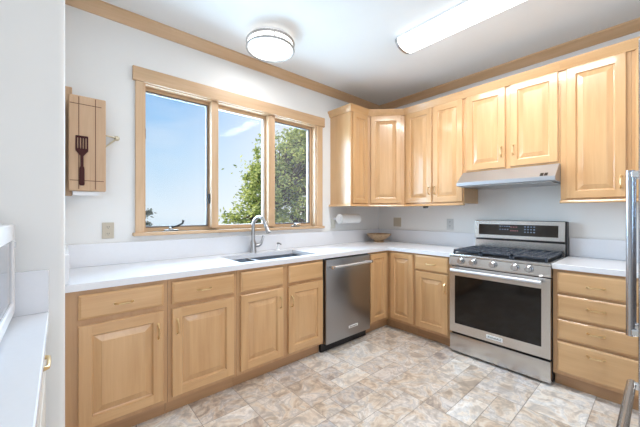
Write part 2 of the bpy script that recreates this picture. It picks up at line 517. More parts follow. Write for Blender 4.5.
for x0, x1 in ((-2.372, -2.308), (-1.783, -1.705)):
    MB().box(x0, x1, 0.012, 0.16, WZ0 + 0.0145, WZ1 - 0.0145, F, 0.002).build('mullion', win)
def sash(x0, x1, screen, wl, wr):
    z0, z1 = WZ0 + 0.015, WZ1 - 0.015
    mb = MB(); y0, y1 = 0.072, 0.115
    mb.box(x0, x0 + wl, y0, y1, z0, z1, F); mb.box(x1 - wr, x1, y0, y1, z0, z1, F)
    mb.box(x0 + wl, x1 - wr, y0, y1, z0, z0 + 0.022, FH); mb.box(x0 + wl, x1 - wr, y0, y1, z1 - 0.03, z1, FH)
    s = mb.build('sash', win)
    a0, a1, b0, b1 = x0 + wl, x1 - wr, z0 + 0.022, z1 - 0.03
    fr = MB(); w = 0.007
    fm = M['greyframe'] if screen else M['whitemetal']
    for X0, X1, Z0, Z1 in ((a0, a0 + w, b0, b1), (a1 - w - (0.004 if screen else 0.016), a1, b0, b1), (a0 + w, a1 - w, b0, b0 + w), (a0 + w, a1 - w, b1 - w, b1)):
        fr.box(X0, X1, 0.078, 0.098, Z0, Z1, fm)
    if screen:
        q = 0.004
        for X0, X1, Z0, Z1 in ((a0 - q, a0, b0, b1), (a1, a1 + q, b0, b1), (a0, a1, b0 - q, b0), (a0, a1, b1, b1 + q)):
            fr.box(X0, X1, 0.068, 0.072, Z0, Z1, M['dark'])
    fr.build('screen_frame', s)
    if screen: MB().box(a0 + w, a1 - w, 0.0800, 0.0804, b0 + w, b1 - w, M['screen']).build('insect_screen', s)
    MB().box(a0 + w, a1 - w, 0.090, 0.094, b0 + w, b1 - w, M['glass']).build('pane', s)
sash(WX0 + 0.0145, -2.3725, True, 0.006, 0.012)
sash(-2.3075, -1.7835, False, 0.004, 0.010)
sash(-1.7045, WX1 - 0.0145, True, 0.006, 0.030)
def crank(x, folded):
    c = MB()
    c.box(x - 0.055, x + 0.055, 0.028, 0.062, WZ0 + 0.0005, WZ0 + 0.014, M['nickel'], 0.005, 2)
    c.lathe([(0.016, WZ0 + 0.014), (0.014, WZ0 + 0.03), (0.006, WZ0 + 0.034)], M['nickel'], (x + 0.0, 0.045, 0), 14)
    o = c.build('crank', win)
    a = MB()
    if folded:
        a.tube([(x, 0.040, WZ0 + 0.03), (x + 0.05, 0.03, WZ0 + 0.045), (x + 0.085, 0.025, WZ0 + 0.062), (x + 0.09, 0.02, WZ0 + 0.09)], [0.008, 0.007, 0.008, 0.010], M['dark'], 8)
    else:
        a.tube([(x, 0.040, WZ0 + 0.03), (x + 0.03, 0.03, WZ0 + 0.036), (x + 0.06, 0.028, WZ0 + 0.03)], [0.008, 0.007, 0.008], M['chrome'], 8)
    a.build('crank_handle', o)
crank(-2.70, True)
crank(-1.42, False)
for x, z in ((-2.378, 1.42), (WX0 + 0.019, 1.92)):
    MB().box(x - 0.006, x + 0.006, 0.040, 0.068, z - 0.045, z + 0.045, M['dark'], 0.004).build('latch', win)

# ------------------------------------------------------------------ cabinet parts
def pull(parent, x, y, z, vertical, L=0.088):
    """arched wire pull on a face at local y"""
    pts = []
    n = 10
    for k in range(n + 1):
        t = k / n
        out = 0.026 * min(1, math.sin(PI * t) * 1.9) ** 0.8 if 0 < t < 1 else 0.0
        s = (t - 0.5) * L
        pts.append((0, -out, s) if vertical else (s, -out, 0))
    mb = MB()
    mb.tube(pts, [0.0065 if k in (0, n) else 0.0050 for k in range(n + 1)], M['brass'], 8)
    for s in (-0.5 * L, 0.5 * L):
        c = (0, 0, s) if vertical else (s, 0, 0)
        mb.lathe([(0.008, -0.003), (0.008, 0.0)], M['brass'], c, 10, 'y')
    return mb.build('handle', parent, (x, y, z))

def door_mesh(w, h, t=0.02, fw=0.058):
    """raised panel door, origin at its lower left front; front towards -y, back at y=t"""
    mb = MB()
    V, H = M['maple'], M['maple_h']
    e = 0.004
    def loop(i, y): return [(i, y, i), (w - i, y, i), (w - i, y, h - i), (i, y, h - i)]
    def ring(a, b, m):
        for k in range(4):
            mb.face([a[k], a[(k + 1) % 4], b[(k + 1) % 4], b[k]], m)
    ring(loop(0, t), loop(0, e), V)
    ring(loop(0, e), loop(e, 0), V)
    # butt jointed stiles and rails
    mb.face([(e, 0, e), (fw, 0, e), (fw, 0, h - e), (e, 0, h - e)], V)
    mb.face([(w - fw, 0, e), (w - e, 0, e), (w - e, 0, h - e), (w - fw, 0, h - e)], V)
    mb.face([(fw, 0, e), (w - fw, 0, e), (w - fw, 0, fw), (fw, 0, fw)], H)
    mb.face([(fw, 0, h - fw), (w - fw, 0, h - fw), (w - fw, 0, h - e), (fw, 0, h - e)], H)
    a = fw
    ring(loop(a, 0), loop(a + 0.005, 0.010), V)
    ring(loop(a + 0.005, 0.010), loop(a + 0.010, 0.012), V)
    b = a + 0.010 + min(0.032, w * 0.12)
    ring(loop(a + 0.010, 0.012), loop(b, 0.003), V)
    ring(loop(b, 0.003), loop(b + 0.003, 0.0015), V)
    mb.face(loop(b + 0.003, 0.0015), V)
    mb.face(loop(0, t)[::-1], V)
    return mb
def drawer_mesh(w, h, t=0.02):
    mb = MB()
    H = M['maple_h']
    def loop(i, y): return [(i, y, i), (w - i, y, i), (w - i, y, h - i), (i, y, h - i)]
    L = [loop(0, t), loop(0, 0.008), loop(0.003, 0.005), loop(0.010, 0.0015), loop(0.013, 0)]
    for a, b in zip(L, L[1:]):
        for k in range(4): mb.face([a[k], a[(k + 1) % 4], b[(k + 1) % 4], b[k]], H)
    mb.face(L[-1], H); mb.face(L[0][::-1], H)
    return mb
def fronts(root, yf, items):
    for it in items:
        kind, x0, x1, z0, z1 = it[:5]
        w, h = x1 - x0, z1 - z0
        d = (door_mesh(w, h, fw=min(0.058, w * 0.2)) if kind == 'door' else drawer_mesh(w, h)).build('door' if kind == 'door' else 'drawer', root, (x0, yf - 0.0205, z0), smooth=25)
        if kind == 'false_front': d.name = 'false_front'
        for hd in it[5:]:
            pull(d, hd[0] - x0, 0, hd[1] - z0, hd[2])

def base_cabinet(label, loc, rot, w, items, x_fill=0.0, depth=0.61, toe=True, group='maple base cabinets'):
    root = thing('base_cabinet', label, 'cabinet', loc, rot, group)
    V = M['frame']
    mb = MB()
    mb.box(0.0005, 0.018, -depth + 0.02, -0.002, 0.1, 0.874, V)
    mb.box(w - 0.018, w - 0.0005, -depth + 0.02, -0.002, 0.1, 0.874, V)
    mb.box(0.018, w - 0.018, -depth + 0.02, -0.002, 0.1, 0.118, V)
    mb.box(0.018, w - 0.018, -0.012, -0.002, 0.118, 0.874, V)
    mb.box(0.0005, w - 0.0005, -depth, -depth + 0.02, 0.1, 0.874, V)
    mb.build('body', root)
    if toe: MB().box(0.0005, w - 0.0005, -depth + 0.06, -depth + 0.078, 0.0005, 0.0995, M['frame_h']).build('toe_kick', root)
    fronts(root, -depth, items)
    return root

# window run (local x = world x)
xa = XL + 0.002
base_cabinet('maple base cabinet with one drawer and one door, next to the white partition', (xa, 0, 0), 0, -2.89 - xa,
    [('drawer', -3.327 - xa, -2.914 - xa, 0.716, 0.851, (-3.122 - xa, 0.778, False)),
     ('door', -3.327 - xa, -2.914 - xa, 0.128, 0.685, (-2.945 - xa, 0.565, True))])
xb = -2.889
base_cabinet('maple base cabinet with one drawer and one door, left of the sink cabinet', (xb, 0, 0), 0, -2.428 - xb,
    [('drawer', -2.866 - xb, -2.453 - xb, 0.712, 0.851, (-2.666 - xb, 0.780, False)),
     ('door', -2.866 - xb, -2.453 - xb, 0.128, 0.685, (-2.836 - xb, 0.57, True))])
xc = -2.427
sink_cab = base_cabinet('wide maple sink cabinet with two plain false fronts over two doors', (xc, 0, 0), 0, -1.588 - xc,
    [('false_front', -2.402 - xc, -2.030 - xc, 0.708, 0.853), ('false_front', -1.978 - xc, -1.602 - xc, 0.708, 0.853),
     ('door', -2.402 - xc, -2.030 - xc, 0.128, 0.684, (-2.062 - xc, 0.572, True)),
     ('door', -1.978 - xc, -1.602 - xc, 0.128, 0.684, (-1.950 - xc, 0.560, True))])

# corner cabinet: two door leaves meeting in the inner corner
root = thing('corner_cabinet', 'maple corner base cabinet with two narrow doors meeting in the inner corner', 'cabinet', (0, 0, 0), 0, 'maple base cabinets')
V = M['maple']
mb = MB()
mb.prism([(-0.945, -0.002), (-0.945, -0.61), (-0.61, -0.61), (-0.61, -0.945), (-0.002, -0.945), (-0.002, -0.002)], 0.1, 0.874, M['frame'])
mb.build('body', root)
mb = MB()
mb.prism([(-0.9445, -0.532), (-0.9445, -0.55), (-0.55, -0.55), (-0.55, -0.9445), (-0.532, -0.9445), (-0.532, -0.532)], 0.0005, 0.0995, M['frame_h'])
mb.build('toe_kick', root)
door_mesh(0.275, 0.722, fw=0.05).build('door', root, (-0.932, -0.6305, 0.132), smooth=25)
door_mesh(0.275, 0.722, fw=0.05).build('door', root, (-0.6305, -0.657, 0.132), -PI / 2, smooth=25)

# range wall run (local x = world -y, front towards world -x)
def ry(y): return (0, y, 0)
base_cabinet('narrow maple base cabinet with a drawer over a door, between the corner and the range', ry(-0.9455), -PI / 2, 0.386,
    [('drawer', 0.014, 0.362, 0.712, 0.862, (0.188, 0.782, False)), ('door', 0.022, 0.362, 0.130, 0.695, (0.336, 0.572, True))])
y0 = -2.1055
base_cabinet('maple base cabinet with a stack of four drawers, right of the range', ry(y0), -PI / 2, 0.475,
    [('drawer', 0.028, 0.447, a, b, (0.239, c, False)) for a, b, c in ((0.708, 0.856, 0.774), (0.526, 0.688, 0.618), (0.366, 0.508, 0.452), (0.125, 0.347, 0.295))])
base_cabinet('maple base cabinet with a drawer over a door, behind the refrigerator handles', ry(y0 - 0.4755), -PI / 2, 0.45,
    [('drawer', 0.022, 0.428, 0.712, 0.856, (0.225, 0.782, False)), ('door', 0.022, 0.428, 0.130, 0.695, (0.05, 0.572, True))])

# ------------------------------------------------------------------ wall cabinets
UZ0, UZ1 = 1.392, 2.455
U = 0.335
upath = [(-0.930, -0.001), (-0.930, -U), (-0.640, -U), (-U, -0.640), (-U, -1.335), (-U, -2.1), (-U, -2.497), (-U, -2.95)]
corn = [(0, 2.438), (0.014, 2.438), (0.017, 2.452), (0.026, 2.462), (0.028, 2.476), (0.042, 2.492), (0.044, 2.508), (0, 2.508)]
rail = [(-0.012, 1.368), (0.026, 1.368), (0.030, 1.374), (0.026, 1.384), (0.021, 1.392), (-0.012, 1.392)]
# left of the corner, with its side towards the window
def wall_cab(label, loc=(0, 0, 0), name='wall_cabinet'):
    return thing(name, label, 'cabinet', loc, 0, 'maple wall cabinets')
def upper_trim(root, i, with_rail=True):
    sweep(upath, corn, i[0], i[1], M['maple_h'] if i[0] < 3 else M['maple_y'], MB()).build('cornice', root)
    if with_rail: sweep(upath, rail, i[0], i[1], M['maple_h'] if i[0] < 3 else M['maple_y'], MB()).build('light_rail', root)
c1 = wall_cab('narrow maple wall cabinet beside the window, its side panel facing the window')
MB().box(-0.930, -0.6405, -U, -0.001, UZ0, UZ1, V).build('body', c1)
door_mesh(0.252, 1.032, fw=0.05).build('door', c1, (-0.905, -U - 0.0205, 1.405), smooth=25)
upper_trim(c1, (0, 2))
c2 = wall_cab('diagonal maple corner wall cabinet with a single door', name='corner_wall_cabinet')
MB().prism([(-0.6395, -0.001), (-0.6395, -U), (-U, -0.6395), (-0.001, -0.6395), (-0.001, -0.001)], UZ0, UZ1, V).build('body', c2)
dl = math.hypot(0.3045, 0.3045)
dw = dl - 0.075
a45 = -PI / 4
p0 = Vector((-0.6395, -U)) + Vector((math.cos(a45), math.sin(a45))) * 0.0375 + Vector((-math.sin(a45) * -1, math.cos(a45) * -1)) * 0.0
nrm = Vector((-math.sqrt(0.5), -math.sqrt(0.5)))
p0 = p0 + nrm * 0.0205
door_mesh(dw, 1.032, fw=0.058).build('door', c2, (p0.x, p0.y, 1.405), a45, smooth=25)
upper_trim(c2, (2, 3))
def range_upper(label, ya, yb, z0, doors, i, with_rail=True, zr=None):
    c = wall_cab(label)
    MB().box(-U, -0.001, yb + 0.0005, ya - 0.0005, z0, UZ1, V).build('body', c)
    for a, b, d0, d1, h in doors:
        d = door_mesh(a - b, d1 - d0, fw=0.056).build('door', c, (-U - 0.0205, a, d0), -PI / 2, smooth=25)
        if h: pull(d, a - h[0], 0, h[1] - d0, True, 0.085)
    upper_trim(c, i, with_rail)
    return c
range_upper('maple wall cabinet with two tall doors, between the corner and the hood', -0.6405, -1.335, UZ0,
    [(-0.672, -0.992, 1.405, 2.437, (-0.966, 1.535)), (-1.006, -1.322, 1.405, 2.437, (-1.032, 1.535))], (3, 4))
range_upper('short maple wall cabinet with two doors above the range hood', -1.3355, -2.1, 1.690,
    [(-1.362, -1.704, 1.706, 2.437, (-1.676, 1.852)), (-1.744, -2.086, 1.706, 2.437, (-1.772, 1.852))], (4, 5), False)
range_upper('tall single door maple wall cabinet right of the range hood', -2.1005, -2.497, UZ0,
    [(-2.140, -2.474, 1.405, 2.437, (-2.447, 1.515))], (5, 6))
range_upper('maple wall cabinet above the refrigerator handles, at the right edge', -2.4975, -2.95, UZ0,
    [(-2.52, -2.93, 1.405, 2.437, (-2.90, 1.515))], (6, 7))

# ------------------------------------------------------------------ worktops
CT0, CT1 = 0.876, 0.914
SPZ = 1.073
SX0, SX1, SY0, SY1, SDX = -2.360, -1.605, -0.545, -0.150, -2.095
Q = M['quartz']
wt = thing('worktop', 'white quartz L shaped worktop with the sink, from the partition round to the range', 'worktop', (0, 0, CT0), 0, 'white quartz worktops')
mb = MB()
z0, z1 = 0.0002, CT1 - CT0
mb.box(XL + 0.001, SX0, -0.635, -0.001, z0, z1, Q)
mb.box(SX0, SX1, -0.635, SY0, z0, z1, Q)
mb.box(SX0, SX1, SY1, -0.001, z0, z1, Q)
mb.box(SX1, -0.001, -0.635, -0.001, z0, z1, Q)
mb.box(-0.635, -0.001, -1.333, -0.635, z0, z1, Q)
bmesh.ops.remove_doubles(mb.bm, verts=mb.bm.verts[:], dist=1e-5)
mb.build('slab', wt, smooth=0)
mb = MB().box(XL + 0.0215, -0.001, -0.021, -0.001, z1, SPZ - CT0, Q, 0.002); mb.build('backsplash', wt)
mb = MB().box(-0.021, -0.001, -1.333, -0.0215, z1, SPZ - CT0, Q, 0.002); mb.build('backsplash', wt)
mb = MB().box(XL + 0.001, XL + 0.021, -0.615, -0.001, z1, SPZ - CT0, Q, 0.002); mb.build('backsplash', wt)
wt = thing('worktop', 'white quartz worktop over the drawer stack right of the range', 'worktop', (0, 0, CT0), 0, 'white quartz worktops')
MB().box(-0.635, -0.001, -3.03, -2.104, z0, z1, Q, 0.002).build('slab', wt)
MB().box(-0.021, -0.001, -3.03, -2.104, z1, SPZ - CT0, Q, 0.002).build('backsplash', wt)

# ------------------------------------------------------------------ left foreground: worktop, cabinet, microwave
LX = -3.430
bc = thing('base_cabinet', 'pale cabinet under the white worktop in the left foreground', 'cabinet', (XW, YP, 0), 0)
PW = mat('pale_cabinet_paint', (0.72, 0.68, 0.62), 0.5)
LW = LX - XW - 0.026
MB().box(0.001, LW, -1.9, -0.001, 0.1, 0.8745, PW).build('body', bc)
MB().box(0.05, LW - 0.06, -1.9, -0.002, 0.0005, 0.1, PW).build('toe_kick', bc)
for k in range(3):
    a = -0.03 - k * 0.62
    d = MB().box(LW + 0.0003, LW + 0.018, a - 0.58, a, 0.72, 0.862, PW, 0.003).build('drawer', bc)
    p = MB(); q = LW + 0.018; yc = a - 0.29 if k else -0.225
    p.tube([(q, yc - 0.05, 0.80), (q + 0.012, yc - 0.045, 0.80), (q + 0.013, yc, 0.80), (q + 0.012, yc + 0.045, 0.80), (q, yc + 0.05, 0.80)], [0.008, 0.006, 0.0055, 0.006, 0.008], M['brass'], 8)
    p.build('handle', d)
    MB().box(LW + 0.0003, LW + 0.018, a - 0.58, a, 0.13, 0.70, PW, 0.003).build('door', bc)
wt = thing('worktop', 'white quartz worktop under the microwave in the left foreground', 'worktop', (XW, YP, CT0), 0, 'white quartz worktops')
MB().box(0.001, LX - XW, -1.9, -0.001, z0, z1, Q, 0.003).build('slab', wt)
MB().box(0.001, LX - XW, -0.019, -0.001, z1, SPZ - CT0, Q, 0.002).build('backsplash', wt)
# microwave, its door towards +x
mw = thing('microwave', 'white countertop microwave oven at the left edge on the worktop', 'microwave', (-3.519, YP - 0.03, CT1))
WM = M['white']
MB().box(-0.40, -0.030, -0.50, 0, 0.014, 0.336, WM, 0.006, 2).build('body', mw)
d = MB()
d.box(-0.0295, 0, -0.50, -0.457, 0.020, 0.334, WM, 0.004); d.box(-0.0295, 0, -0.038, 0, 0.020, 0.334, WM, 0.004)
d.box(-0.0295, 0, -0.457, -0.038, 0.020, 0.062, WM, 0.004); d.box(-0.0295, 0, -0.457, -0.038, 0.278, 0.334, WM, 0.004)
d = d.build('door', mw)
MB().box(-0.026, -0.008, -0.457, -0.038, 0.062, 0.278, M['micro_glass']).build('door_window', d)
MB().box(0.0, 0.004, -0.020, -0.012, 0.252, 0.272, M['nickel']).build('latch', d)
for x in (-0.36, -0.07):
    for y in (-0.46, -0.04):
        MB().lathe([(0.012, 0.0003), (0.014, 0.014)], M['dark'], (x, y, 0), 12).build('foot', mw)

# ------------------------------------------------------------------ sink, faucet, soap dispenser
sk = thing('sink', 'stainless steel undermount sink with a small and a large bowl', 'sink', (0, 0, CT0))
def bowl(x0, x1, y0, y1, depth, name):
    mb = MB()
    t = 0.004
    def rr(i, z, rad=0.03):
        pts = []
        for cx, cy, a0 in ((x1 - rad, y1 - rad, 0), (x0 + rad, y1 - rad, 90), (x0 + rad, y0 + rad, 180), (x1 - rad, y0 + rad, 270)):
            for k in range(5):
                a = math.radians(a0 + 22.5 * k)
                pts.append((cx + (rad - i) * math.cos(a), cy + (rad - i) * math.sin(a), z))
        return pts
    mb.loft([rr(-0.004, -0.0008), rr(-0.004, -depth - t), ], M['sink_steel'], cap=False)
    mb.loft([rr(-0.004, -0.0008), rr(0.0, -0.0008), rr(0.002, -depth + 0.03), rr(0.010, -depth + 0.008), rr(0.025, -depth)], M['sink_steel'], cap=False)
    for z in (-depth, -depth - t):
        mb.face(rr(0.025 if z == -depth else -0.004, z), M['sink_steel'])
    o = mb.build(name, sk)
    MB().lathe([(0.042, -depth + 0.0005), (0.042, -depth + 0.004), (0.03, -depth + 0.005), (0.02, -depth + 0.002)], M['chrome'], ((x0 + x1) / 2, (y0 + y1) / 2 + 0.04, 0), 20).build('drain', o)
bowl(SX0 + 0.006, SDX - 0.018, SY0 + 0.006, SY1 - 0.006, 0.18, 'bowl')
bowl(SDX + 0.018, SX1 - 0.006, SY0 + 0.006, SY1 - 0.006, 0.21, 'bowl')
MB().box(SDX - 0.0135, SDX + 0.0135, SY0 + 0.004, SY1 - 0.004, -0.03, -0.0008, M['bar'], 0.003).build('divider', sk)

fx, fy = -2.010, -0.085
fa = thing('faucet', 'tall brushed nickel gooseneck kitchen faucet behind the sink', 'faucet', (fx, fy, CT1 + 0.0003))
N = M['nickel']
MB().lathe([(0.034, 0), (0.034, 0.006), (0.031, 0.014), (0.028, 0.06), (0.025, 0.10), (0.016, 0.125), (0.0145, 0.14)], N, n=20).build('base', fa)
pts = [(0, 0, 0.135), (0, 0, 0.19), (0, 0, 0.248)]
tip = Vector((0.034, -0.192)); L = tip.length; u = tip / L
R = L / 2 * 0.92
for k in range(1, 13):
    a = PI - PI * 0.88 * k / 12
    s = R + R * math.cos(a)
    pts.append((u.x * s, u.y * s, 0.248 + R * math.sin(a)))
MB().tube(pts, 0.0165, N, 12).build('spout', fa)
p1 = Vector(pts[-1]); dd = (p1 - Vector(pts[-2])).normalized()
MB().tube([p1 - dd * 0.004, p1 + dd * 0.01, p1 + dd * 0.06, p1 + dd * 0.095], [0.0145, 0.017, 0.019, 0.020], N, 14).build('spray_head', fa)
MB().tube([(0.020, 0, 0.066), (0.055, -0.004, 0.068), (0.080, -0.006, 0.080), (0.094, -0.008, 0.115), (0.108, -0.008, 0.155)], [0.020, 0.019, 0.015, 0.011, 0.012], N, 10).build('lever', fa)
sd = thing('soap_dispenser', 'small pale soap dispenser to the right of the faucet', 'soap dispenser', (-1.735, -0.085, CT1 + 0.0003))
MB().lathe([(0.022, 0), (0.022, 0.005), (0.014, 0.010), (0.012, 0.05), (0.009, 0.052), (0.009, 0.066)], M['whitemetal'], n=16).build('base', sd)
MB().tube([(0, 0.006, 0.068), (0, -0.02, 0.072), (0.004, -0.05, 0.068), (0.004, -0.056, 0.060)], [0.010, 0.009, 0.007, 0.006], M['nickel'], 10).build('nozzle', sd)

# ------------------------------------------------------------------ dishwasher
dx0, dx1 = -1.5855, -0.9475
dwl = thing('dishwasher', 'dark stainless steel dishwasher with a bar handle under the worktop', 'dishwasher', (dx0, 0, 0))
w = dx1 - dx0
MB().box(0.004, w - 0.004, -0.60, -0.02, 0.1, 0.868, M['black']).build('body', dwl)
MB().box(0.004, w - 0.004, -0.575, -0.55, 0.0005, 0.0995, M['black']).build('toe_kick', dwl)
d = MB().box(0.012, w - 0.012, -0.640, -0.6005, 0.088, 0.862, M['steel_dark'], 0.004, 2).build('door', dwl)
h = MB()
h.tube([(0.045, -0.690, 0.796), (w - 0.045, -0.690, 0.796)], 0.0125, M['bar'], 14)
for x in (0.060, w - 0.060):
    h.tube([(x, -0.640, 0.796), (x, -0.690, 0.796)], [0.012, 0.010], M['steel'], 12)
for x in (0.045, w - 0.045):
    h.lathe([(0.010, -0.006), (0.016, -0.004), (0.016, 0.02), (0.013, 0.022)] if x < 0.3 else [(0.013, -0.022), (0.016, -0.02), (0.016, 0.004), (0.010, 0.006)], M['chrome'], (x, -0.690, 0.796), 16, 'x')
h.build('handle', d)
def text(parent, body, size, loc, rot, m, name='lettering', ext=0.0004):
    cu = bpy.data.curves.new(name, 'FONT')
    cu.body = body; cu.size = size; cu.extrude = ext; cu.align_x = 'CENTER'; cu.align_y = 'CENTER'
    cu.materials.append(m)
    tmp = bpy.data.objects.new(name, cu)
    COL.objects.link(tmp)
    me = bpy.data.meshes.new_from_object(tmp.evaluated_get(bpy.context.evaluated_depsgraph_get()))
    bpy.data.objects.remove(tmp)
    o = bpy.data.objects.new(name, me)
    COL.objects.link(o)
    o.parent = parent
    o.location = loc; o.rotation_euler = rot
    return o
pl = MB().box(w / 2 - 0.015, w / 2 + 0.115, -0.6435, -0.6402, 0.168, 0.194, M['whitemetal'], 0.0015).build('badge', d)
text(pl, 'KitchenAid', 0.022, (w / 2 + 0.05, -0.6442, 0.181), (PI / 2, 0, 0), M['dark'])

# ------------------------------------------------------------------ range
ya, yb = -1.3355, -2.1035
RW = ya - yb
rg = thing('range', 'stainless steel freestanding gas range with five knobs and black grates', 'range', (0, ya, 0), -PI / 2)
ST = M['steel']
MB().box(0.002, RW - 0.002, -0.605, -0.03, 0.02, 0.890, M['black']).build('body', rg)
for x in (0.05, RW - 0.05):
    for y in (-0.55, -0.08):
        MB().lathe([(0.018, 0.0005), (0.018, 0.012), (0.012, 0.020)], M['black'], (x, y, 0), 12).build('foot', rg)
# cooktop
c = MB()
c.box(0.001, RW - 0.001, -0.655, -0.03, 0.8905, 0.914, ST, 0.006, 2)
c.box(0.018, RW - 0.018, -0.628, -0.118, 0.9142, 0.9165, M['black'])
ct = c.build('cooktop', rg)
for bx, by, br in ((0.15, -0.47, 0.045), (0.15, -0.24, 0.038), (RW / 2, -0.36, 0.055), (RW - 0.15, -0.47, 0.045), (RW - 0.15, -0.24, 0.035)):
    MB().lathe([(br + 0.012, 0.9166), (br + 0.012, 0.922), (br, 0.924), (br, 0.932), (br - 0.006, 0.935)], M['iron'], (bx, by, 0), 20).build('burner', ct)
gw = (RW - 0.05) / 3
for k in range(3):
    g = MB(); gx0 = 0.022 + k * gw + 0.002; gx1 = gx0 + gw - 0.004; gy0, gy1 = -0.622, -0.125
    b = 0.0075
    zt0, zt1 = 0.936, 0.954
    for x in (gx0 + b, gx1 - b): g.box(x - b, x + b, gy0, gy1, zt0, zt1, M['iron'], 0.003)
    for y in (gy0 + b, gy1 - b, (gy0 + gy1) / 2): g.box(gx0, gx1, y - b, y + b, zt0, zt1, M['iron'], 0.003)
    for t in (0.25, 0.5, 0.75):
        x = gx0 + (gx1 - gx0) * t
        g.box(x - 0.005, x + 0.005, gy0, gy1, zt0 + 0.004, zt1, M['iron'], 0.002)
    for t in (0.17, 0.33, 0.67, 0.83):
        y = gy0 + (gy1 - gy0) * t
        g.box(gx0, gx1, y - 0.005, y + 0.005, zt0 + 0.004, zt1, M['iron'], 0.002)
    for x in (gx0 + b, gx1 - b):
        for y in (gy0 + b, gy1 - b): g.box(x - b, x + b, y - b, y + b, 0.9166, zt0, M['iron'])
    g.build('grate', ct)
# control panel, slightly slanted
cpn = MB().prism_x([(-0.6055, 0.808), (-0.652, 0.808), (-0.662, 0.822), (-0.656, 0.8895), (-0.6055, 0.8895)], 0.001, RW - 0.001, ST).build('control_panel', rg)
for kx in (0.110, 0.214, 0.376, 0.537, 0.631):
    k = MB()
    k.lathe([(0.027, -0.663), (0.028, -0.668), (0.024, -0.672), (0.022, -0.694), (0.019, -0.697)], M['steel_z'], (kx, 0, 0.858), 20, 'y')
    k.box(kx - 0.003, kx + 0.003, -0.699, -0.668, 0.845, 0.879, M['chrome'], 0.0015)
    k.build('knob', cpn)
# oven door
gx0, gx1, gz0, gz1 = 0.052, RW - 0.060, 0.280, 0.718
od = MB()
dz0, dz1 = 0.200, 0.800
for a in ((0.004, gx0, dz0, dz1), (gx1, RW - 0.004, dz0, dz1), (gx0, gx1, dz0, gz0), (gx0, gx1, gz1, dz1)):
    od.box(a[0], a[1], -0.655, -0.606, a[2], a[3], ST)
od = od.build('oven_door', rg)
MB().box(gx0 + 0.0003, gx1 - 0.0003, -0.652, -0.610, gz0 + 0.0003, gz1 - 0.0003, M['oven_glass']).build('oven_window', od)
h = MB()
h.tube([(0.040, -0.712, 0.774), (RW - 0.050, -0.712, 0.774)], 0.0145, M['bar'], 16)
for x in (0.060, RW - 0.070):
    h.box(x - 0.014, x + 0.014, -0.712, -0.6555, 0.763, 0.785, ST, 0.004)
h.build('handle', od)
bd = MB().box(RW / 2 - 0.062, RW / 2 + 0.062, -0.658, -0.6552, 0.226, 0.258, M['whitemetal'], 0.0012).build('badge', od)
text(bd, 'KitchenAid', 0.022, (RW / 2, -0.6586, 0.242), (PI / 2, 0, 0), M['dark'])
MB().box(0.004, RW - 0.004, -0.650, -0.606, 0.022, 0.180, ST, 0.004, 2).build('storage_drawer', rg)
# back guard with display
bgd = MB()
bgd.box(0.006, RW - 0.006, -0.085, -0.031, 0.9145, 1.018, ST)
bgd.box(0.010, RW - 0.010, -0.072, -0.031, 1.018, 1.034, M['black'])
bgd.prism_x([(-0.031, 1.034), (-0.098, 1.034), (-0.102, 1.040), (-0.090, 1.212), (-0.084, 1.218), (-0.031, 1.218)], 0.006, RW - 0.016, ST)
bgd.box(RW - 0.016, RW - 0.001, -0.092, -0.028, 0.9145, 1.214, M['black'], 0.003)
bgd = bgd.build('back_guard', rg)
def bgy(z): return -0.102 + (z - 1.040) / 0.172 * 0.012
ds = MB()
ds.loft([[(x, bgy(z) - o, z) for x, z in ((0.046, 1.072), (RW - 0.062, 1.072), (RW - 0.062, 1.178), (0.046, 1.178))] for o in (-0.001, 0.0012)], M['display'])
ds = ds.build('display', rg, smooth=0)
rnd = random.Random(5)
for gx, gz, n, m2, step in ((0.24, 1.155, 5, 'digits', 0.020), (0.24, 1.125, 4, 'digits', 0.022), (0.335, 1.150, 3, 'digits_red', 0.022), (0.335, 1.115, 4, 'digits_red', 0.018), (0.45, 1.155, 4, 'digits', 0.024), (0.45, 1.130, 4, 'digits', 0.024), (0.45, 1.105, 4, 'digits', 0.024)):
    for k in range(n):
        x = gx + k * step
        dg = MB(); dg.loft([[(x + a, bgy(gz + b) - o, gz + b) for a, b in ((0, 0), (step * 0.55, 0), (step * 0.55, 0.010), (0, 0.010))] for o in (0.0013, 0.0018)], M[m2]); dg.build('button', ds, smooth=0)

# ------------------------------------------------------------------ range hood
hd = thing('range_hood', 'slim stainless steel under cabinet range hood with slanted front', 'range hood', (0, -1.3365, 0), -PI / 2)
HW = 0.7625
MB().prism_x([(-0.002, 1.545), (-0.487, 1.545), (-0.507, 1.549), (-0.507, 1.580), (-0.365, 1.6895), (-0.002, 1.6895)], 0, HW, M['steel_soft']).build('canopy', hd)
MB().box(0.03, HW - 0.03, -0.47, -0.04, 1.538, 1.5449, M['nickel']).build('filter', hd)
for x in (0.672, 0.700):
    t = math.atan2(0.142, 0.1095)
    f = 0.010
    cy, cz = -0.507 + 0.142 * 0.16, 1.580 + 0.1095 * 0.16
    uy, uz = 0.142 / 0.1793, 0.1095 / 0.1793
    ny, nz = -uz, uy
    MB().loft([[(X, cy + uy * s + ny * o, cz + uz * s + nz * o) for X, s in ((x - 0.011, -0.018), (x + 0.011, -0.018), (x + 0.011, 0.018), (x - 0.011, 0.018))] for o in (0.0003, 0.004)], M['black']).build('switch', hd)

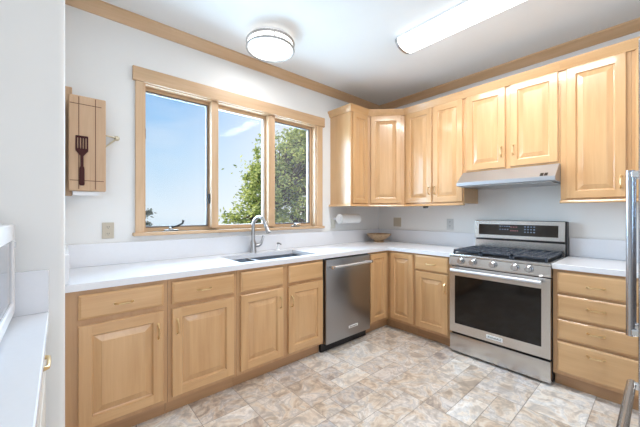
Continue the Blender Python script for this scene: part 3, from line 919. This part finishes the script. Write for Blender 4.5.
# ------------------------------------------------------------------ refrigerator at the right edge
fr = thing('refrigerator', 'stainless steel french door refrigerator with bar handles at the right edge', 'refrigerator', (-2.215, -2.609, 0))
FW = 0.91
MB().box(0.004, FW - 0.004, -0.76, -0.052, 0.02, 1.745, M['steel_dark'], 0.004).build('body', fr)
hz_ = 0.70
for x0, x1, hx in ((0.0, FW / 2 - 0.002, FW / 2 - 0.045), (FW / 2 + 0.002, FW, FW / 2 + 0.045)):
    d = MB().box(x0, x1, -0.05, 0, hz_, 1.764, M['steel_z'], 0.006, 2).build('door', fr)
    h = MB()
    h.tube([(hx, 0.037, 0.835), (hx, 0.037, 1.445)], 0.0118, M['steel_z'], 18)
    for z in (0.850, 1.430):
        h.box(hx - 0.013, hx + 0.013, 0.0003, 0.037, z - 0.012, z + 0.012, M['chrome'], 0.004)
    h.build('handle', d)
d = MB().box(0.0, FW, -0.05, 0, 0.05, hz_ - 0.006, M['steel'], 0.006, 2).build('freezer_drawer', fr)
h = MB()
h.tube([(0.10, 0.049, 0.548), (0.70, 0.049, 0.548)], 0.0155, M['steel'], 18)
for x in (0.125, 0.68):
    h.box(x - 0.014, x + 0.014, 0.0003, 0.049, 0.535, 0.561, M['chrome'], 0.004)
h.build('handle', d)
MB().box(0.02, FW - 0.02, -0.72, -0.06, 0.0005, 0.02, M['black']).build('toe_grille', fr)

# ------------------------------------------------------------------ ceiling lights
cl = thing('ceiling_light', 'round flush ceiling light with two metal rings, lit', 'ceiling light', (-2.05, -0.462, HC))
def lamp_light(name, parent, loc, shape, sx, sy, power):
    d = bpy.data.lights.new(name, 'AREA'); d.shape = shape; d.size = sx; d.size_y = sy; d.energy = power; d.color = (1.0, 0.99, 0.97)
    o = bpy.data.objects.new(name, d); COL.objects.link(o); o.parent = parent; o.location = loc
    return o
lamp_light('lamp_light', cl, (0, 0, -0.118), 'DISK', 0.34, 0.34, 4)
MB().lathe([(0.165, -0.0005), (0.165, -0.0255)], M['white'], n=32).build('pan', cl)
MB().lathe([(0.181, -0.026), (0.187, -0.032), (0.187, -0.098), (0.181, -0.104), (0.14, -0.110), (0.06, -0.113)], M['diffuser'], n=48).build('diffuser', cl)
for z in (-0.046, -0.100):
    rr_ = MB()
    rr_.tube([(0.196 * math.cos(2 * PI * k / 48), 0.196 * math.sin(2 * PI * k / 48), z) for k in range(49)], 0.0085, M['ring'], 8)
    rr_.build('ring', cl)
for k in range(3):
    a = math.radians(-113 + 120 * k)
    MB().tube([(0.196 * math.cos(a), 0.196 * math.sin(a), -0.046), (0.196 * math.cos(a), 0.196 * math.sin(a), -0.100)], 0.004, M['ring'], 8).build('ring_post', cl)
fl = thing('ceiling_light', 'long fluorescent ceiling light with a curved white lens, lit', 'ceiling light', (-1.145, -1.165, HC))
def prof(hw, dp, y):
    return [(hw * math.cos(a), y, -0.022 - dp * max(0.0, math.sin(a)) ** 0.8) for a in [PI * k / 14 for k in range(15)]]
FLL = 1.24
MB().loft([prof(0.122, 0.068, -0.022), prof(0.122, 0.068, -FLL + 0.022)], M['tube_lens']).build('lens', fl)
lamp_light('lamp_light', fl, (0, -FLL / 2, -0.094), 'RECTANGLE', 0.2, 1.15, 30)
MB().box(-0.118, 0.118, -FLL + 0.004, -0.004, -0.0215, -0.0004, M['white']).build('base_plate', fl)
for y in (-0.0215, -FLL):
    MB().loft([prof(0.1235, 0.0695, y), prof(0.1235, 0.0695, y + 0.0215)], M['nickel']).build('end_cap', fl)

# ------------------------------------------------------------------ small things on the walls
def plate(name, label, cat, loc, rot, w, h, m, kind, group):
    """wall plate facing local -y"""
    t = thing(name, label, cat, loc, rot, group)
    MB().box(-w / 2, w / 2, -0.006, -0.0005, -h / 2, h / 2, m, 0.002).build('cover_plate', t)
    if kind == 'outlet':
        for z in (-0.024, 0.024):
            s = MB().box(-0.016, 0.016, -0.0085, -0.0061, z - 0.014, z + 0.014, m, 0.002).build('socket', t)
            sl = MB()
            for x in (-0.006, 0.006): sl.box(x - 0.0015, x + 0.0015, -0.009, -0.0086, z - 0.002, z + 0.008, M['dark'])
            sl.box(-0.002, 0.002, -0.009, -0.0086, z - 0.010, z - 0.006, M['dark'])
            sl.build('slots', s)
    elif kind == 'switch':
        MB().box(-0.005, 0.005, -0.014, -0.0061, -0.011, 0.011, m, 0.002).build('toggle', t)
    elif kind == 'rocker':
        MB().box(-0.016, 0.016, -0.009, -0.0061, -0.033, 0.033, m, 0.002).build('rocker', t)
    return t
plate('outlet', 'beige duplex outlet on the white wall left of the window', 'outlet', (-3.136, 0, 1.162), 0, 0.072, 0.116, M['ivory'], 'outlet', 'wall plates')
plate('light_switch', 'pale switch plate just right of the window, beside the paper towel roll', 'switch', (-0.885, 0, 1.165), 0, 0.072, 0.116, M['paleplate'], 'switch', 'wall plates')
plate('switch_plate', 'beige square wall plate near the corner above the bowl', 'switch', (0, -0.315, 1.172), -PI / 2, 0.118, 0.118, M['ivory'], 'rocker', 'wall plates')
plate('outlet', 'grey outlet plate on the wall left of the range back guard', 'outlet', (0, -1.030, 1.165), -PI / 2, 0.076, 0.120, M['greyplate'], 'outlet', 'wall plates')

# paper towel roll hung under the narrow cabinet by the window
pt = thing('paper_towel_holder', 'white paper towel roll on a wall holder below the narrow wall cabinet', 'paper towel', (-0.70, -0.10, 1.222))
MB().tube([(-0.175, 0, 0), (0.155, 0, 0)], 0.058, M['paper'], 28).build('paper_roll', pt)
for x in (-0.181, 0.161):
    MB().tube([(x - 0.005, 0, 0), (x + 0.005, 0, 0)], 0.030, M['white'], 20).build('end_cap', pt)
    MB().box(x - 0.005, x + 0.005, 0.0302, 0.099, -0.012, 0.012, M['white'], 0.002).build('bracket', pt)
MB().box(-0.186, 0.166, 0.0905, 0.0995, -0.0118, 0.0118, M['white'], 0.002).build('back_bar', pt)

# bowl in the corner of the worktop
bw = thing('bowl', 'brown footed wooden bowl in the corner of the worktop', 'bowl', (-0.262, -0.212, CT1 + 0.0003))
MB().lathe([(0.070, 0.0), (0.072, 0.006), (0.055, 0.016), (0.060, 0.024), (0.110, 0.055), (0.148, 0.088), (0.156, 0.108), (0.148, 0.108), (0.140, 0.094), (0.100, 0.062), (0.04, 0.040)], M['bowl'], n=36).build('shell', bw)

# puck light under the two door wall cabinet
pk = thing('puck_light', 'small black puck light under the two door wall cabinet', 'light', (-0.25, -0.866, UZ0 - 0.0003))
MB().lathe([(0.030, -0.001), (0.032, -0.012), (0.028, -0.044)], M['black'], n=20).build('housing', pk)
MB().lathe([(0.022, -0.0442), (0.020, -0.048)], M['greyplate'], n=20).build('lens', pk)

# folding wooden board on the wall beside the partition, with spatula
BX0, BX1, BZ0, BZ1, BY = -3.358, -3.160, 1.436, 2.066, -0.125
rk = thing('folding_board', 'wooden folding board with dark grooves hung on the wall beside the partition', 'board', (0, 0, 0))
WB = M['board']
MB().box(-3.379, -3.338, -0.024, -0.0005, 1.405, 2.142, WB, 0.003).build('back_plate', rk)
b = MB()
b.box(BX0, BX1, BY, BY + 0.036, BZ0, BZ1, WB, 0.004)
b = b.build('board_panel', rk)
g = MB()
for x in (-3.306, -3.218): g.box(x - 0.0022, x + 0.0022, BY - 0.0006, BY + 0.002, BZ0 + 0.012, BZ1 - 0.008, M['groove'])
for z, xa_, xb_ in ((2.010, -3.352, -3.185), (1.505, -3.352, -3.172)): g.box(xa_, xb_, BY - 0.0006, BY + 0.002, z - 0.0022, z + 0.0022, M['groove'])
g.build('grooves', b)
MB().box(-3.352, -3.338, BY + 0.036, -0.0005, 1.46, 2.04, WB).build('hinge_rail', rk)
MB().prism([(-3.336, -0.0005), (-3.336, -0.11), (-3.20, -0.11), (-3.245, -0.0005)], 1.408, 1.432, M['white']).build('shelf', rk)
br = MB()
br.tube([(-3.085, -0.012, 1.84), (-3.17, -0.05, 1.842), (-3.19, -0.09, 1.842)], 0.0055, M['brass_pale'], 8)
br.tube([(-3.085, -0.012, 1.835), (-3.17, -0.05, 1.745), (-3.19, -0.09, 1.73)], 0.0055, M['brass_pale'], 8)
br = br.build('stay_arm', rk)
MB().lathe([(0.018, -0.0005), (0.018, -0.008), (0.012, -0.016), (0.010, -0.024)], M['brass_pale'], (-3.083, 0, 1.84), 16, 'y').build('rosette', br)
# spatula hanging on the board
sp = thing('spatula', 'dark brown slotted spatula hanging on the front of the wooden board', 'spatula', (-3.290, BY - 0.001, 1.80))
SM = M['spatula']
s = MB()
yb_, yf_ = -0.0005, -0.006
hw = 0.033
for k in range(5):
    x = -hw + 0.004 + k * (2 * hw - 0.008) / 4
    s.box(x - 0.004, x + 0.004, yf_, yb_, -0.085, -0.012, SM, 0.001)
s.box(-hw, hw, yf_, yb_, -0.014, 0.0, SM, 0.002)
s.loft([[(x, y, z) for x, z in ((-hw, -0.085), (hw, -0.085), (hw, -0.100), (0.009, -0.132), (-0.009, -0.132), (-hw, -0.100))] for y in (yb_, yf_)], SM)
s.build('blade', sp)
h = MB()
h.loft([[(x * f, y, z) for x, y in ((-1, yb_), (1, yb_), (1, yf_ - 0.003), (-1, yf_ - 0.003))] for f, z in ((0.008, -0.130), (0.008, -0.200), (0.013, -0.215), (0.014, -0.320), (0.011, -0.328))], SM)
h.build('handle', sp)
MB().tube([(0, 0.0004, -0.336), (0, -0.008, -0.336)], 0.003, M['brass_pale'], 8).build('hook', sp)

# ------------------------------------------------------------------ outside: ground and trees
struct(MB().box(-60, 60, 0.5, 90, -3.2, -3.0, M['ground']).build('ground', smooth=0), 'ground far below the window', 'ground')
def tree(name, label, base, blobs, n_leaf, lsize, lm, trunk_r, seed):
    rnd = random.Random(seed)
    root = thing(name, label, 'tree', base)
    tk = MB(); lv = MB()
    tip = Vector((0, 0, blobs[0][0][2] - blobs[0][1] * 0.3))
    tk.tube([(0, 0, 0), (tip.x * 0.4 + 0.08, 0.05, tip.z * 0.4), (tip.x, tip.y, tip.z)], [trunk_r, trunk_r * 0.75, trunk_r * 0.4], M['bark'], 8)
    li = lv.mi(lm)
    tot = sum(b[1] ** 2 for b in blobs)
    for c, rad in blobs:
        c = Vector(c)
        ncl = max(5, int(26 * (rad / 0.8) ** 2))
        for _ in range(ncl):
            d = Vector((rnd.gauss(0, 1), rnd.gauss(0, 1), rnd.gauss(0, 1))).normalized()
            cc = c + d * rad * rnd.uniform(0.45, 1.0)
            cr_ = rad * rnd.uniform(0.18, 0.34)
            if rnd.random() < 0.4:
                m_ = (c + cc) / 2 + Vector((0, 0, -0.08))
                tk.tube([tip + (c - tip) * 0.3, m_, cc], [trunk_r * 0.25, trunk_r * 0.14, 0.006], M['bark'], 5)
            k = int(n_leaf * rad * rad / tot / ncl)
            for _ in range(k):
                p = cc + Vector((rnd.gauss(0, 1), rnd.gauss(0, 1), rnd.gauss(0, 0.8))) * cr_ * 0.6
                a = Vector((rnd.gauss(0, 1), rnd.gauss(0, 1), rnd.gauss(0, 0.6))).normalized()
                b_ = a.cross(Vector((rnd.gauss(0, 1), rnd.gauss(0, 1), rnd.gauss(0, 1)))).normalized()
                l = lsize * rnd.uniform(0.7, 1.3)
                vs = [lv.bm.verts.new(p + q) for q in (-a * l, b_ * l * 0.45, a * l, -b_ * l * 0.45)]
                f = lv.bm.faces.new(vs); f.material_index = li
    tk.build('trunk', root)
    lv.build('foliage', root, smooth=0)
    return root
tree('tree', 'large leafy green tree filling the right window light', (1.6, 5.2, -3.0),
     [((0.1, 0, 4.9), 1.15), ((-0.9, -0.2, 4.1), 0.75), ((1.3, 0.2, 5.0), 1.1), ((0.9, 0, 6.0), 0.95), ((0.1, 0.3, 3.6), 0.9), ((1.6, 0, 3.6), 1.1), ((2.4, 0.2, 5.6), 1.0), ((-0.55, 0, 5.35), 0.5), ((2.6, 0, 4.2), 1.0), ((1.7, 0, 6.6), 0.6), ((0.6, 0.3, 5.6), 0.8), ((-0.35, 0.2, 3.95), 0.85), ((-0.95, 0.2, 3.7), 0.6), ((0.75, -0.3, 5.9), 0.75), ((1.4, -0.2, 6.1), 0.8), ((0.35, 0, 6.45), 0.75), ((1.0, 0, 6.8), 0.8), ((-0.38, 0, 5.75), 0.48), ((-1.4, 0, 3.9), 0.45), ((-0.5, 0, 4.6), 0.7)],
     25000, 0.062, M['leaf'], 0.16, 11)
tree('tree', 'sparse grey green tree top low in the left window light', (-2.06, 5.0, -3.0),
     [((0.0, 0, 4.15), 0.30), ((-0.05, 0.2, 4.50), 0.20), ((0.06, 0, 3.9), 0.30)], 900, 0.042, M['leaf2'], 0.07, 5)
